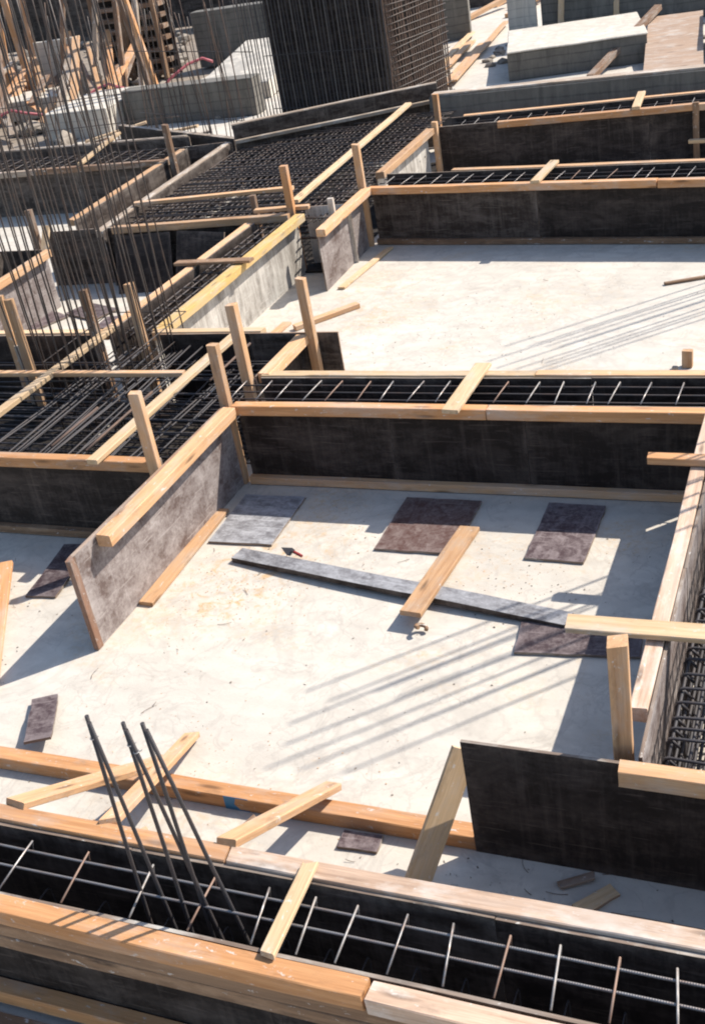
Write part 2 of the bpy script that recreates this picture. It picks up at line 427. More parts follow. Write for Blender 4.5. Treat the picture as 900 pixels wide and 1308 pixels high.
def post(x, y, zt, mat, label, w=.095, t=.075, lean=(0, 0), z0=.004):
    return timber('timber_stake', (x-lean[0]*.5, y-lean[1]*.5, z0), (x+lean[0]*.5, y+lean[1]*.5, zt), w, t, mat, None, label, 'timber stake', roll=random.uniform(-.15, .15))

# ------------------------------------------------------------------ setting
def sheet_ground(name, x0, x1, y0, y1, z, mat, nx=1, ny=1):
    bm = bmesh.new()
    g = [[bm.verts.new((x0+(x1-x0)*i/nx, y0+(y1-y0)*j/ny, z)) for j in range(ny+1)] for i in range(nx+1)]
    for i in range(nx):
        for j in range(ny):
            bm.faces.new((g[i][j], g[i+1][j], g[i+1][j+1], g[i][j+1]))
    o = link(name, mesh_from(bm, name, [mat]), Matrix.Identity(4)); o['kind'] = 'structure'
    return o
sheet_ground('ground', -300, 300, -120, 400, -.06, M['dirt'])
bm = bmesh.new(); bmesh.ops.create_cube(bm, size=1)
for v in bm.verts:
    v.co = V((-17 if v.co.x < 0 else 9, -5 if v.co.y < 0 else 45, -.4 if v.co.z < 0 else 0))
o = link('concrete_slab', mesh_from(bm, 'concrete_slab', [M['slab']]), Matrix.Identity(4)); o['kind'] = 'structure'

# ------------------------------------------------------------------ front trench
formwork('nearest formwork wall along the bottom edge, orange rail on stained brown board', (-5.2, 2.93), (.9, 2.93), -1,
         rails=[(0, 3.44, 'orange'), (3.46, 6.1, 'pinkish', -.012, .004)], mats=['black_ply'], walers=[(.68, 0, 6.0, 'greybrown'), (.588, 0, 6.0, 'greybrown'), (.10, 0, 2.38, 'orange'), (.12, 2.9, 6.0, 'brown')])
formwork('far wall of the front trench, its orange rail turning paler to the right', (-5.2, 3.32), (.9, 3.34), 1,
         rails=[(0, 2.5, 'orange'), (2.51, 6.1, 'pinkish', .004, -.002)], mats=['black_ply', 'dark_ply'])
xs = [1.05, 1.42, 1.78, 2.17, 2.50, 2.82, 3.05, 3.25, 3.50, 3.73, 3.97, 4.20, 4.45, 4.70, 4.95, 5.2, 5.5]
cage('grey steel cage lying in the front trench under six starter bars', (-5.2, 3.12), (.8, 3.12), .27, .12, .79, [.3, .68]+xs, 'bar_front', 'bar_black', .0075, .004, (-.02, .5), tie=(.02, .0058, -.02), jitter=.004)
names6 = ['leftmost', 'second from left', 'third from left', 'fourth from left', 'fifth from left', 'rightmost']
tips = [(-3.00, 1.905), (-2.985, 1.88), (-2.812, 1.895), (-2.797, 1.87), (-2.71, 1.91), (-2.692, 1.885)]
bots = [(-3.05, .62), (-2.925, .64), (-2.815, .66), (-2.665, .60), (-2.70, .70), (-2.53, .70)]
for i, ((tx, tz), (bx, bz)) in enumerate(zip(tips, bots)):
    k = (bz-.08)/(tz-bz)
    o = bar('starter_bar', (bx-(tx-bx)*k, 3.12+(i % 2)*.02, .08), (tx, 3.115-(i % 2)*.012, tz), .0098, 'bar_black', None, 10, .004)
    props(o, '%s of the six dark steel bars standing up from the front trench' % names6[i], 'steel bar', 'starter bars in the front trench')
    if i in (0, 2, 3):
        bm = bmesh.new(); tube(bm, [(.0125*math.cos(q), .0125*math.sin(q), 0) for q in [j*math.pi/5 for j in range(10)]], .0025, 5, True)
        tube(bm, [(.0125, 0, 0), (.03, .008, .012)], .002, 5)
        f = .90
        pw = V((bx, 3.12+(i % 2)*.02, bz)).lerp(V((tx, 3.115-(i % 2)*.012, tz)), f)
        link('tie_wire', mesh_from(bm, 'tie_wire', [M['wire']]), Matrix.Translation(pw), o)
timber('spacer_board', (-2.235, 2.89, .855), (-2.25, 3.41, .855), .075, .03, 'pale', None, 'short pale board laid across the front trench beside the starter bars', 'board', chip=.015)

timber('floor_board', (-5.2, 2.66, .03), (-2.75, 2.66, .03), .22, .05, 'brown', None, 'wide brown board added to darken the floor before the nearest wall', 'board')  # brown board put in to keep the shaded floor strip dark
# braces and floor timber behind the front trench
ft = timber('floor_timber', (-5.6, 4.48, .052), (-1.80, 4.475, .052), .115, .10, 'orange', None, 'long orange timber lying on the concrete with a blue patch on its side', 'timber beam')
bm = bmesh.new()
me = box_mesh('blue_patch', -.085, .085, -.0615, -.0585, -.052, .0525, M['blue'], .001)
link('blue_patch', me, Matrix.Translation((-3.33, 4.479, .052)), ft)
timber('brace_board', (-4.02, 3.455, .845), (-3.90, 4.62, .135), .135, .04, 'pine', None, 'broad brace board leaning from the front trench to the floor timber, leftmost of three', 'brace board')
timber('brace_board', (-3.42, 3.455, .84), (-3.93, 4.95, .045), .105, .04, 'pine', None, 'brace board behind the starter bars with its low end past the floor timber', 'brace board')
timber('brace_board', (-2.73, 3.455, .845), (-2.75, 4.62, .125), .11, .045, 'pine', None, 'brace board right of the starter bars resting on the orange floor timber', 'brace board')
timber('wood_stick', (-3.28, 4.02, .05), (-3.16, 4.34, .05), .05, .03, 'brown', None, 'short brown stick on the floor behind the front trench', 'stick')
timber('wood_stick', (-3.92, 3.98, .03), (-3.80, 4.12, .03), .06, .03, 'pale', None, 'pale short offcut on the floor under the brace boards', 'stick')
timber('wood_stick', (-4.3, 3.85, .03), (-4.08, 4.05, .03), .12, .02, 'greybrown', None, 'dirty grey offcut on the floor under the leftmost brace board', 'stick')
offcut('plywood_offcut', (-2.48, 4.33, .014), .24, .13, .018, .02, 'plate_ply', 'small dark plywood scrap on the floor between orange timber and front trench')
timber('diagonal_brace', (-2.06, 4.10, .012), (-1.84, 4.55, .64), .165, .025, 'pale', None, 'pale grey plank propped against the left end of the bare black panel', 'brace board', roll=1.15)
offcut('wood_chip', (-1.09, 4.20, .025), .26, .085, .02, .9, 'grey_strip', 'yellowish wood scrap on the floor before the bare black panel', tilt=(.1, .1), emat='edge').data.materials[0] = M['pale']
timber('wood_stick', (-1.30, 4.26, .02), (-1.13, 4.36, .03), .05, .025, 'brown', None, 'dark wood scrap touching the yellowish one before the black panel', 'stick')
block('white_chip', -1.875, -1.835, 4.12, 4.15, .002, .02, 'conc_light', 'small white chip of concrete by the grey plank', 'chip', rough=.004, bev=.005)
timber('floor_board', (-1.0, 4.08, .02), (.5, 4.08, .02), .12, .03, 'brown', None, 'brown board lying on the floor at the foot of the black panel', 'board')
timber('floor_board', (-5.04, 3.74, .02), (-4.5, 3.8, .02), .10, .03, 'weathered', None, 'grey board on the floor at the left behind the front trench', 'board')

# right panel
formwork('bare black panel standing at the lower right with a rail on its right half', (-1.81, 4.435), (.9, 4.42), -1,
         rails=[(.85, 2.7, 'pine', .025)], mats=['black_ply'], seg=4, emat='edge_dark', rail_w=.10, rail_h=.10)
formwork('formwork wall running away on the right edge, pale rail above the lit floor', (-.865, 4.47), (-.88, 8.38), 1,
         rails=[(.36, 3.9, 'pinkish', .0, .004)], mat='scuff_ply', rail_w=.10)
post(-.985, 4.60, 1.44, 'pine', 'stout timber stake at the near end of the right trench', .10, .10)
th = thing('rebar_cage', 'thick black steel cage filling the trench at the right edge', 'rebar cage', (-.5, 6.2, 0))
hm = hoop_mesh(.56, .1, .74, .009, M['bar_black'])
for i in range(31):
    y = 4.58+i*.12+random.uniform(-.025, .025)
    link('stirrup', hm, Matrix.Translation((-.5, y, random.uniform(-.02, .02))) @ Matrix.Rotation(math.pi/2+random.uniform(-.06, .06), 4, 'Z'), th)
for x in (-.76, -.66, -.54, -.42, -.30):
    for z in (.13, .34, .52, .71):
        bar('longitudinal_bar', (x, 4.55, z+random.uniform(-.015, .015)), (x+random.uniform(-.02, .02), 8.3, z), .010, 'bar_black', th, 6)
timber('cross_board', (-1.46, 5.47, .865), (.5, 5.50, .865), .15, .035, 'pale', None, 'pale board laid across the right rail above the floor strip', 'board')
timber('cross_board', (-1.31, 7.50, .868), (.5, 7.49, .868), .095, .055, 'orange', None, 'reddish timber end jutting out over the far right rail', 'board')
for i in range(14):
    x, y = random.uniform(-.82, -.2), random.uniform(4.6, 7.5)
    a = random.uniform(0, 3)
    o = timber('wood_scrap', (x-.06*math.cos(a), y-.06*math.sin(a), .02), (x+.06*math.cos(a), y+.06*math.sin(a), .02), .035, .02, 'pale', None, 'small pale wood scrap under the black cage at the right edge', 'scrap', 'wood scraps under the right cage')
formwork('outer formwork wall of the right trench', (.42, 4.47), (.42, 8.38), -1, rails=[(0, 3.9, 'pine')], mat='dark_ply')

# ------------------------------------------------------------------ middle trench
formwork('long black formwork wall across the middle of the picture with orange rail', (-5.10, 8.40), (-.90, 8.44), -1,
         rails=[(0.0, 2.35, 'orange'), (2.36, 4.2, 'orange', -.003)], mats=['black_ply', 'black_ply', 'black_ply'], seg=1.6, base='pine', stakes=[(-.08, 1.40, 'pine', .06)])
formwork('back wall of the middle trench with a thin pale rail', (-5.1, 8.90), (.9, 8.99), 1,
         rails=[(0, 2.6, 'pale'), (2.61, 6.0, 'pine', .003)], mat='black_ply')
cage('steel cage with pale stirrups in the middle trench', (-5.6, 8.65), (.9, 8.72), .34, .1, .80, [.25*i+.1 for i in range(26)], 'bar', 'bar_black', .008, .004, (-.5, 0, .5), tie=(.0, .0062, .03), jitter=.04)
timber('spacer_board', (-3.02, 8.20, .855), (-2.99, 9.12, .862), .145, .035, 'pale', None, 'pale board laid across the middle trench', 'board')
# column of starter bars just outside the frame on the right, and its twin further back
for (cx, cy, h, lab) in ((.55, 8.68, 5.2, 'tall column cage rising from the right end of the middle trench'), (.62, 14.8, 5.5, 'tall column cage rising from the right end of the third trench')):
    th = thing('column_cage', lab, 'rebar cage', (cx, cy, 0))
    for (dx, dy) in ((-.3, -.3), (-.13, -.3), (.09, -.3), (.3, -.3), (.3, -.05), (.3, .3), (.1, .3), (-.1, .3), (-.3, .3), (-.3, .02)):
        bar('vertical_bar', (cx+dx, cy+dy, .05), (cx+dx+random.uniform(-.03, .03), cy+dy+random.uniform(-.03, .03), h+(dx-dy)*.22+random.uniform(-.2, .15)), .0105, 'bar_black', th, 6)
    hm = [(-.31, -.31), (.31, -.31), (.31, .31), (-.31, .31)]
    for z in (.3, .5, .7):
        bm = bmesh.new(); tube(bm, [(x, y, 0) for x, y in hm], .005, 6, True)
        link('tie', mesh_from(bm, 'tie', [M['bar']]), Matrix.Translation((cx, cy, z)), th)

# left panel
th = thing('free_formwork', 'scuffed grey brown panel standing free on the left with a timber rail along its top', 'formwork wall', (-5.2, 7, 0))
me = sheet_mesh('plywood_sheet', 2.50, .036, .815, M['scuff_ply'], M['edge'])
mw = frame((-5.205, 5.80, 0), (-5.185, 8.30, 0)); mw.translation.z = .003
link('plywood_sheet', me, mw, th)
timber('top_rail', (-5.105, 6.08, .785), (-5.10, 8.24, .785), .125, .10, 'pine', th)
timber('end_batten', (-5.20, 5.772, .004), (-5.20, 5.772, .815), .075, .045, 'endwood', th, roll=math.pi/2)
timber('floor_plank', (-5.105, 6.34, .022), (-5.14, 7.80, .022), .13, .035, 'pine', None, 'pine plank lying on the floor along the foot of the scuffed panel', 'plank')

# left part of the middle trench
formwork('black formwork wall at the left edge left of the scuffed panel', (-10.2, 7.30), (-5.29, 7.32), -1,
         rails=[(0, 4.88, 'orange')], mat='black_ply', base='greybrown')
post(-5.30, 7.21, 1.47, 'pine', 'timber stake at the left end of the scuffed panel rail')
timber('long_board', (-5.83, 7.10, .872), (-5.80, 9.82, .872), .11, .045, 'pale', None, 'long pale board lying away over the left rebar junction', 'board')
timber('cross_board', (-9.9, 8.80, .868), (-5.90, 8.88, .868), .075, .045, 'pine', None, 'thin pinkish board running level across the left rebar junction', 'board')
timber('long_board', (-7.43, 7.24, .872), (-7.43, 10.05, .868), .10, .05, 'pale', None, 'pale rail striped by bar shadows beside the dense upright bars', 'timber rail')
formwork('black panel behind the left rebar junction ending in a free dark flap', (-6.80, 9.95), (-4.74, 9.98), 1, rails=[(-.1, 1.2, 'pale')], mats=['black_ply', 'dark_ply'], seg=1.0, emat='edge')
formwork('black panel at the left edge behind the doubled stake', (-11.2, 9.95), (-7.62, 9.95), 1, rails=[(0, 3.6, 'pale')], mat='black_ply', emat='edge')
formwork('short formwork wall between two stakes left of the upper floor', (-5.18, 8.93), (-5.18, 9.90), -1, rails=[(.02, .95, 'pine', .006)], mat='black_ply', rail_w=.13)
post(-5.24, 8.90, 1.55, 'pine', 'timber stake at the near end of the short rail, tallest of the middle group', .10, .08)
post(-5.0, 9.90, 1.42, 'pine', 'timber stake at the far end of the short rail')
post(-6.97, 9.88, 1.42, 'pine', 'timber stake at the near end of the yellow rail', .09, .08)
post(-7.56, 9.90, 1.36, 'brown', 'brown timber stake amid the dense upright bars', .09, .08)
th = thing('doubled_stake', 'doubled timber stake with a slot at the left edge', 'timber stake', (-8.25, 9.5, 0))
timber('slat', (-8.40, 9.55, .2), (-8.35, 9.50, 1.46), .10, .06, 'pine', th); timber('slat', (-8.20, 9.46, .2), (-8.22, 9.48, 1.43), .10, .06, 'pine', th)
timber('packer', (-8.30, 9.5, .2), (-8.29, 9.49, .90), .10, .045, 'weathered', th)

# junction cage + tall bars
th = thing('rebar_mat', 'layered black rebar mat filling the left junction', 'rebar mat', (-6.5, 8.5, 0))
for i in range(26):
    x = -7.36+i*.07 if i < 16 else -6.26+(i-16)*.10
    bar('long_bar', (x+random.uniform(-.05, .05), 7.38, (.66 if i < 16 else .5)+random.uniform(-.08, .08)), (x+random.uniform(-.05, .05), 9.9, (.66 if i < 16 else .5)+random.uniform(-.08, .08)), .009, 'bar_black', th, 6)
for i in range(25):
    y = 7.42+i*.10
    bar('cross_bar', (-10, y, .52+random.uniform(-.08, .1)), (-5.28, y+random.uniform(-.05, .05), .52+random.uniform(-.08, .1)), .008, 'bar_black', th, 6)
    bar('cross_bar', (-10, y+.05, .15), (-5.28, y+.05, .15), .009, 'bar', th, 6)
for (x, y0, y1) in ((-6.55, 7.5, 8.25), (-6.15, 7.45, 8.6), (-5.65, 8.9, 9.75)):
    bar('loose_bar', (x, y0, .78), (x+.03, y1, .80), .013, 'bar_rust', th, 8)
me = box_mesh('shade_sheet_mesh', -.98, .98, -1.28, 1.26, 0, .02, M['pit_shade'], .003)  # two near-black sheets added below the bars in place of shade
link('added_shade_sheet', me, Matrix.Translation((-6.32, 8.64, .01)), th)
me = box_mesh('shade_sheet_mesh', -1.4, 1.4, -1.28, 1.26, 0, .02, M['pit_shade'], .003)
link('added_shade_sheet', me, Matrix.Translation((-8.75, 8.64, .01)), th)
th = thing('column_cage', 'dense bundle of tall dark bars rising from the left junction out of the frame', 'rebar cage', (-7.1, 9.5, 0))
random.seed(21)
P4 = []
for i in range(7): P4.append((-7.55+i*.15, 8.95))
for i in range(6): P4.append((-7.55+i*.18, 10.25))
for i in range(5): P4.append((-7.55, 9.15+i*.19)); P4.append((-6.63, 9.15+i*.19))
for i in range(5): P4.append((-8.25+random.uniform(-.2, .3), 9.4+random.uniform(-.3, .8)))
for i in range(12): P4.append((-7.0+random.uniform(-.5, .35), 9.6+random.uniform(-.5, .6)))
for (x, y) in P4:
    x += random.uniform(-.03, .03); y += random.uniform(-.03, .03)
    bar('vertical_bar', (x, y, .06), (x+random.uniform(-.10, .10), y+random.uniform(-.10, .10), random.uniform(4.2, 5.3)), .0085, 'bar', th, 6, .012)
for z in (.35, .55, .75, .95):
    bm = bmesh.new(); tube(bm, [(-7.57, 8.93, 0), (-6.61, 8.93, 0), (-6.61, 10.27, 0), (-7.57, 10.27, 0)], .006, 6, True)
    link('tie', mesh_from(bm, 'tie', [M['bar']]), Matrix.Translation((0, 0, z)), th)

# ------------------------------------------------------------------ trench with yellow rail
formwork('formwork wall with bright yellow rail and chalky white side', (-6.97, 10.06), (-7.0, 14.05), -1, rails=[(0, 3.95, 'yellow', .0, 0, .14)], mat='chalky_ply')
formwork('formwork wall left of the yellow rail with pale rail', (-7.46, 10.0), (-7.46, 13.75), 1, rails=[(0, 3.7, 'pine')], mat='black_ply')
cage('steel cage between the pale and the yellow rail', (-7.21, 10.1), (-7.22, 14.0), .38, .1, .76, [.1+.22*i for i in range(18)], 'bar', 'bar', .010, .006, (-.5, -.2, .2, .5))
timber('spacer_board', (-7.76, 12.10, .862), (-6.72, 12.12, .862), .13, .035, 'greybrown', None, 'purplish grey board laid across the trench with the yellow rail', 'board')

# ------------------------------------------------------------------ upper junction with wide mat
formwork('dark formwork wall in front of the wide rebar mat', (-10.95, 13.80), (-7.56, 14.02), -1, rails=[(1.2, 3.9, 'pine', .015)], mat='dark_ply')
timber('cross_board', (-7.62, 14.12, .868), (-6.84, 14.2, .868), .10, .05, 'pine', None, 'short pine board end by the stake at the far end of the yellow rail', 'board')
formwork('grey front panel between the tall stake and the purplish panel', (-6.98, 14.36), (-6.33, 14.4), -1, mat='chalky_ply', emat='edge_dark')
timber('cross_board', (-9.98, 14.82, .868), (-7.50, 15.16, .868), .10, .05, 'pine', None, 'pine board lying across the wide rebar mat', 'board')
post(-7.06, 14.10, 1.46, 'orange', 'tall orange stake at the far end of the yellow rail', .10, .085)
post(-7.68, 14.25, 1.05, 'brown', 'short brown stake behind the boards before the wide mat', .08, .07)
timber('long_board', (-7.17, 14.45, .872), (-7.42, 20.1, .872), .115, .05, 'pale', None, 'long pale board running away along the right side of the wide mat', 'board')
formwork('left formwork wall of the wide rebar mat with rough rail', (-9.86, 13.7), (-10.16, 18.5), 1, rails=[(0, 4.8, 'weathered')], mat='dark_ply')
formwork('formwork wall left of the narrow side trench by the wide mat', (-10.72, 14.3), (-10.95, 18.3), 1, rails=[(0, 3.95, 'pine')], mat='dark_ply')
th = thing('rebar_mat', 'wide black rebar mat between weathered rails', 'rebar mat', (-8.5, 16.5, 0))
random.seed(5)
for i in range(38):
    x = -9.8+i*.09
    bar('long_bar', (x, 14.05, .70+random.uniform(-.02, .02)), (x-.25+random.uniform(-.03, .03), 18.5+(i*.09)*.55, .70), .010, 'bar', th, 6)
for i in range(44):
    y = 14.1+i*.135
    xr = -6.5; xl = -9.9
    if y > 18.4: xl = -9.9+(y-18.4)*1.5
    bar('cross_bar', (xl, y, .725+random.uniform(-.02, .03)), (xr, y+random.uniform(-.03, .03), .725+random.uniform(-.02, .02)), .010, 'bar', th, 6)
for i in range(18):
    y = 14.15+i*.26
    bar('lower_bar', (-9.8, y, .45), (-6.5, y, .45), .016, 'bar', th, 6)
me = box_mesh('shade_sheet_mesh', -1.72, 1.72, -2.4, 2.9, 0, .02, M['pit_shade'], .003)
o = link('added_shade_sheet', me, Matrix.Translation((-8.2, 16.4, .01)), th)  # black sheet added below the wide mat, painting the shade of its depth
# oblique wall behind the mat
formwork('oblique grey wall behind the wide mat at the foot of the dark cage', (-10.1, 18.50), (-7.0, 20.50), 1, rails=[(0, 3.7, 'weathered')], mats=['dark_ply', 'dark_ply'], z1=1.10)
timber('floor_rail', (-10.05, 18.42, .83), (-6.95, 20.42, .83), .08, .06, 'weathered', None, 'rough timber strip along the foot of the oblique grey wall', 'timber rail')
post(-6.62, 19.25, 1.17, 'orange', 'timber stake where the oblique wall meets the far trench', .09, .08)

# right wall of junction
th = formwork('purplish lit panel beside the stake left of the third trench', (-6.38, 13.30), (-6.42, 15.0), -1, rails=[(-.05, 1.75, 'pine', .01, 0, .13)], mat='scuff_ply')
post(-6.40, 15.06, 1.44, 'pine', 'timber stake at the left end of the third trench wall', .10, .08)
post(-6.42, 14.0, 1.02, 'weathered', 'short pale stake at the purplish panel', .08, .06)
formwork('lit pale panel left of the far dark bay', (-6.50, 15.85), (-6.53, 18.3), -1, rails=[(-.05, 2.45, 'pine', .01, 0, .13)], mat='chalky_ply')
post(-6.38, 18.35, .92, 'pine', 'short timber stake at the far corner of the dark bay', .09, .075)
timber('floor_plank', (-6.18, 13.35, .02), (-6.05, 14.9, .02), .10, .03, 'pale', None, 'pale plank on the floor at the foot of the purplish panel', 'plank')
timber('floor_plank', (-6.26, 12.00, .035), (-5.70, 12.72, .035), .10, .06, 'pine', None, 'loose pine batten on the upper floor near the yellow rail', 'plank')
timber('floor_plank', (-6.55, 10.3, .02), (-6.45, 12.2, .02), .12, .03, 'pine', None, 'pine plank on the floor along the chalky side of the yellow rail', 'plank')

# ------------------------------------------------------------------ third and fourth trench
formwork('third formwork wall from the front, dark with chalky smear and orange rail', (-6.30, 15.18), (.9, 14.46), -1, rails=[(0, 4.0, 'orange'), (4.01, 7.2, 'orange', -.004)], mats=['dark_ply', 'black_ply', 'black_ply'], base='greybrown')
formwork('back wall of the third trench with pale thin rail', (-6.3, 15.78), (.9, 15.12), 1, rails=[(1.0, 7.2, 'pine')], mat='black_ply')
cage('steel cage in the third trench', (-6.3, 15.48), (.9, 14.8), .42,   .1, .78, [.25*i+.1 for i in range(29)], 'bar', 'bar_black', .008, .0045, (-.5, 0, .5), tie=(.0, .0048, .03), jitter=.05)
timber('spacer_board', (-3.88, 14.76, .865), (-3.83, 15.70, .865), .12, .04, 'pale', None, 'pale board laid across the third trench', 'board')
formwork('black formwork wall of the far trench with orange rail', (-6.45, 18.42), (.6, 18.78), -1, rails=[(1.1, 4.1, 'orange', .005), (4.1, 7.0, 'pine')], mat='black_ply', seg=3.4)
formwork('back wall of the far trench with thin pale rail', (-6.3, 18.98), (.6, 19.5), 1, rails=[(.2, 6.9, 'pine')], mat='black_ply')
cage('steel cage in the far trench', (-6.2, 18.72), (.6, 19.14), .36, .1, .77, [.28*i+.1 for i in range(24)], 'bar', 'bar_black', .009, .0045, (-.5, 0, .5), tie=(0, .004, .03), jitter=.05)
timber('spacer_board', (-3.20, 18.40, .87), (-3.28, 19.45, .87), .12, .045, 'pale', None, 'pale board laid across the far trench', 'board')
post(-2.34, 18.52, .86, 'greybrown', 'grey stake at the right edge of the far black wall', .09, .06)
timber('cross_board', (-2.42, 18.3, .35), (-1.2, 18.2, .35), .09, .05, 'pale', None, 'pale timber end by the grey stake at the right edge', 'board')
w = thing('concrete_wall', 'long low grey concrete wall behind the far trench with light top', 'concrete wall', (-3.5, 20.3, 0))
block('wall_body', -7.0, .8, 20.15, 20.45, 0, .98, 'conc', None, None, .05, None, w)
timber('coping_board', (-6.95, 20.10, 1.0), (.8, 20.50, 1.0), .22, .035, 'weathered', w)

# ------------------------------------------------------------------ left far trench
formwork('dark formwork wall of the upper left trench with brown rail', (-17.0, 17.55), (-10.85, 17.6), -1, rails=[(0, 3.2, 'weathered'), (3.21, 6.1, 'brown', .01)], mat='dark_ply')
formwork('back wall of the upper left trench', (-17.0, 19.2), (-11.4, 19.2), 1, rails=[(0, 5.5, 'weathered')], mat='dark_ply')
timber('spacer_board', (-12.68, 17.5, .88), (-13.25, 19.75, .88), .10, .045, 'pale', None, 'pale board slanting across the upper left trench', 'board')
cage('dark cage in the upper left trench', (-17, 18.4), (-11.5, 18.4), .9, .1, .74, [.3*i for i in range(19)], 'bar', 'bar', .012, .008, (-.5, -.25, 0, .25, .5))
post(-10.80, 17.50, 1.42, 'brown', 'brown stake at the right end of the upper left trench', .10, .085)
post(-10.92, 13.57, 1.22, 'brown', 'brown stake on the far left before the narrow side trench', .10, .08)
timber('leaning_board', (-10.55, 12.75, .03), (-10.75, 13.65, .95), .11, .04, 'pale', None, 'pale board leaning beside the brown stake on the far left', 'board')
formwork('weathered panel with rail on the far left edge', (-10.30, 11.3), (-10.36, 12.95), -1, rails=[(-.1, 1.65, 'pine')], mat='scuff_ply')
formwork('black end panel closing the short trench at the far left edge', (-11.6, 12.98), (-10.42, 12.98), 1, mat='black_ply')
formwork('outer panel of the short trench at the far left edge', (-11.0, 11.2), (-11.06, 12.9), 1, rails=[(0, 1.7, 'pine')], mat='dark_ply')
formwork('black wall in front of the row of thin bars', (-13.9, 20.75), (-10.25, 18.75), 1, rails=[(0, 4.1, 'weathered', -.02)], mat='black_ply')
formwork('dark grey wall between the side trench and the wide mat corner', (-11.4, 18.35), (-10.3, 18.55), 1, mat='dark_ply')
for i, (x, a) in enumerate(((-9.2, .12), (-8.35, -.2))):
    me = sheet_mesh('black_sheet', .85, .02, .80, M['black_ply'], M['edge_dark'])
    o = link('leaning_sheet', me, Matrix.Translation((x, 13.42, .005)) @ Matrix.Rotation(a, 4, 'Z') @ Matrix.Rotation(-.38, 4, 'X'))
    props(o, ('left' if i == 0 else 'right') + ' of two black sheets leaning before the wide mat', 'plywood sheet')

# ------------------------------------------------------------------ sheets on the near floor
offcut('plywood_offcut', (-4.735, 7.70, .014), .60, .80, .02, .03, 'grey_strip', 'grey sheet on the floor beside the scuffed panel, half in shade')
offcut('plywood_offcut', (-3.17, 7.77, .014), .68, .83, .02, .0, 'rust_ply', 'widest reddish brown sheet on the floor under the middle wall')
offcut('plywood_offcut', (-2.025, 7.79, .014), .47, .85, .02, -.01, 'plate_ply', 'narrow dark sheet on the floor, rightmost under the middle wall')
offcut('plywood_offcut', (-1.64, 6.42, .014), .85, .36, .02, .10, 'plate_ply', 'purplish sheet on the floor under the pale cross board')
offcut('plywood_offcut', (-6.16, 6.68, .030), .28, .75, .02, .12, 'plate_ply', 'dark brown sheet on the floor left of the scuffed panel', tilt=(.05, 0))
offcut('plywood_offcut', (-5.09, 4.87, .075), .19, .62, .02, .56, 'plate_ply', 'dark narrow sheet resting on the left end of the orange floor timber', tilt=(-.16, .05))
# long grey strip with a bow
bm = bmesh.new(); N = 20; Ls = 2.95; ring = []
for i in range(N+1):
    x = -Ls/2+Ls*i/N; zz = .006+.022*math.sin(math.pi*i/N)+.012*noise.noise((x, 1, 0)); yy = .035*math.sin(math.pi*i/N)*-1
    ring.append([bm.verts.new(p) for p in ((x, yy-.08, zz), (x, yy+.08, zz), (x, yy+.08, zz+.045), (x, yy-.08, zz+.045))])
for i in range(N):
    for j in range(4):
        f = bm.faces.new((ring[i][j], ring[i][(j+1) % 4], ring[i+1][(j+1) % 4], ring[i+1][j]))
        f.material_index = 0 if j == 2 else 1
bm.faces.new(ring[0]).material_index = 1; bm.faces.new(ring[-1]).material_index = 1
o = link('floor_strip', mesh_from(bm, 'floor_strip', [M['grey_strip'], M['dark_ply']]), Matrix.Translation((-3.20, 6.86, 0)) @ Matrix.Rotation(-.173, 4, 'Z'))
props(o, 'long grey strip board lying bowed across the near floor', 'strip board')
timber('floor_plank', (-2.86, 6.40, .115), (-2.81, 7.74, .025), .17, .04, 'pine', None, 'pine plank lying over the long grey strip board', 'plank')
bm = bmesh.new()
tube(bm, [(.05*math.cos(q)*(.6+q*.08), .035*math.sin(q), .02+.01*q) for q in [j*.5 for j in range(10)]], .016, 6)
o = link('wood_curl', mesh_from(bm, 'wood_curl', [M['greybrown']]), Matrix.Translation((-2.76, 6.34, .01))); props(o, 'dark curled scrap at the near end of the pine plank', 'scrap')
# trowel
th = thing('hand_trowel', 'small trowel with red handle lying by the long grey strip', 'trowel', (-4.12, 7.14, .06))
bm = bmesh.new()
vs = [bm.verts.new(p) for p in ((-.15, 0, 0), (-.02, .055, 0), (.03, .045, 0), (.03, -.045, 0), (-.02, -.055, 0))]
f = bm.faces.new(vs); r = bmesh.ops.extrude_face_region(bm, geom=[f]); bmesh.ops.translate(bm, vec=(0, 0, .008), verts=[e for e in r['geom'] if isinstance(e, bmesh.types.BMVert)])
rot = Matrix.Translation((-4.17, 7.16, .06)) @ Matrix.Scale(.72, 4) @ Matrix.Rotation(-.35, 4, 'Z') @ Matrix.Rotation(.12, 4, 'Y') @ Matrix.Rotation(.35, 4, 'X')
link('blade', mesh_from(bm, 'blade', [M['blade']]), rot, th)
bm = bmesh.new(); tube(bm, [(.0, 0, .01), (.04, 0, .04), (.07, 0, .045)], .007, 6); link('neck', mesh_from(bm, 'neck', [M['blade']]), rot, th)
bm = bmesh.new(); tube(bm, [(.07, 0, .045), (.09, 0, .046), (.13, 0, .043), (.17, 0, .040), (.19, 0, .038)], .019, 10)
link('handle', mesh_from(bm, 'handle', [M['red']]), rot, th)
timber('leaning_plank', (-5.74, 5.10, .02), (-6.66, 6.62, .10), .11, .04, 'orange', None, 'orange plank at the left edge of the lower left floor', 'plank')
# bits on the upper floor
timber('wood_block', (-1.50, 10.98, .004), (-1.50, 11.0, .17), .10, .09, 'pine', None, 'small pine block standing on the upper floor at the right edge', 'wood block')
block('stone_chip', -1.64, -1.58, 10.86, 10.91, .002, .05, 'rubble', 'dark pebble beside the pine block on the upper floor', 'stone', rough=.008, bev=.01)
timber('floor_bar', (-2.05, 13.25, .02), (-1.2, 13.62, .02), .05, .03, 'greybrown', None, 'dark stick on the upper floor at the right edge', 'stick')

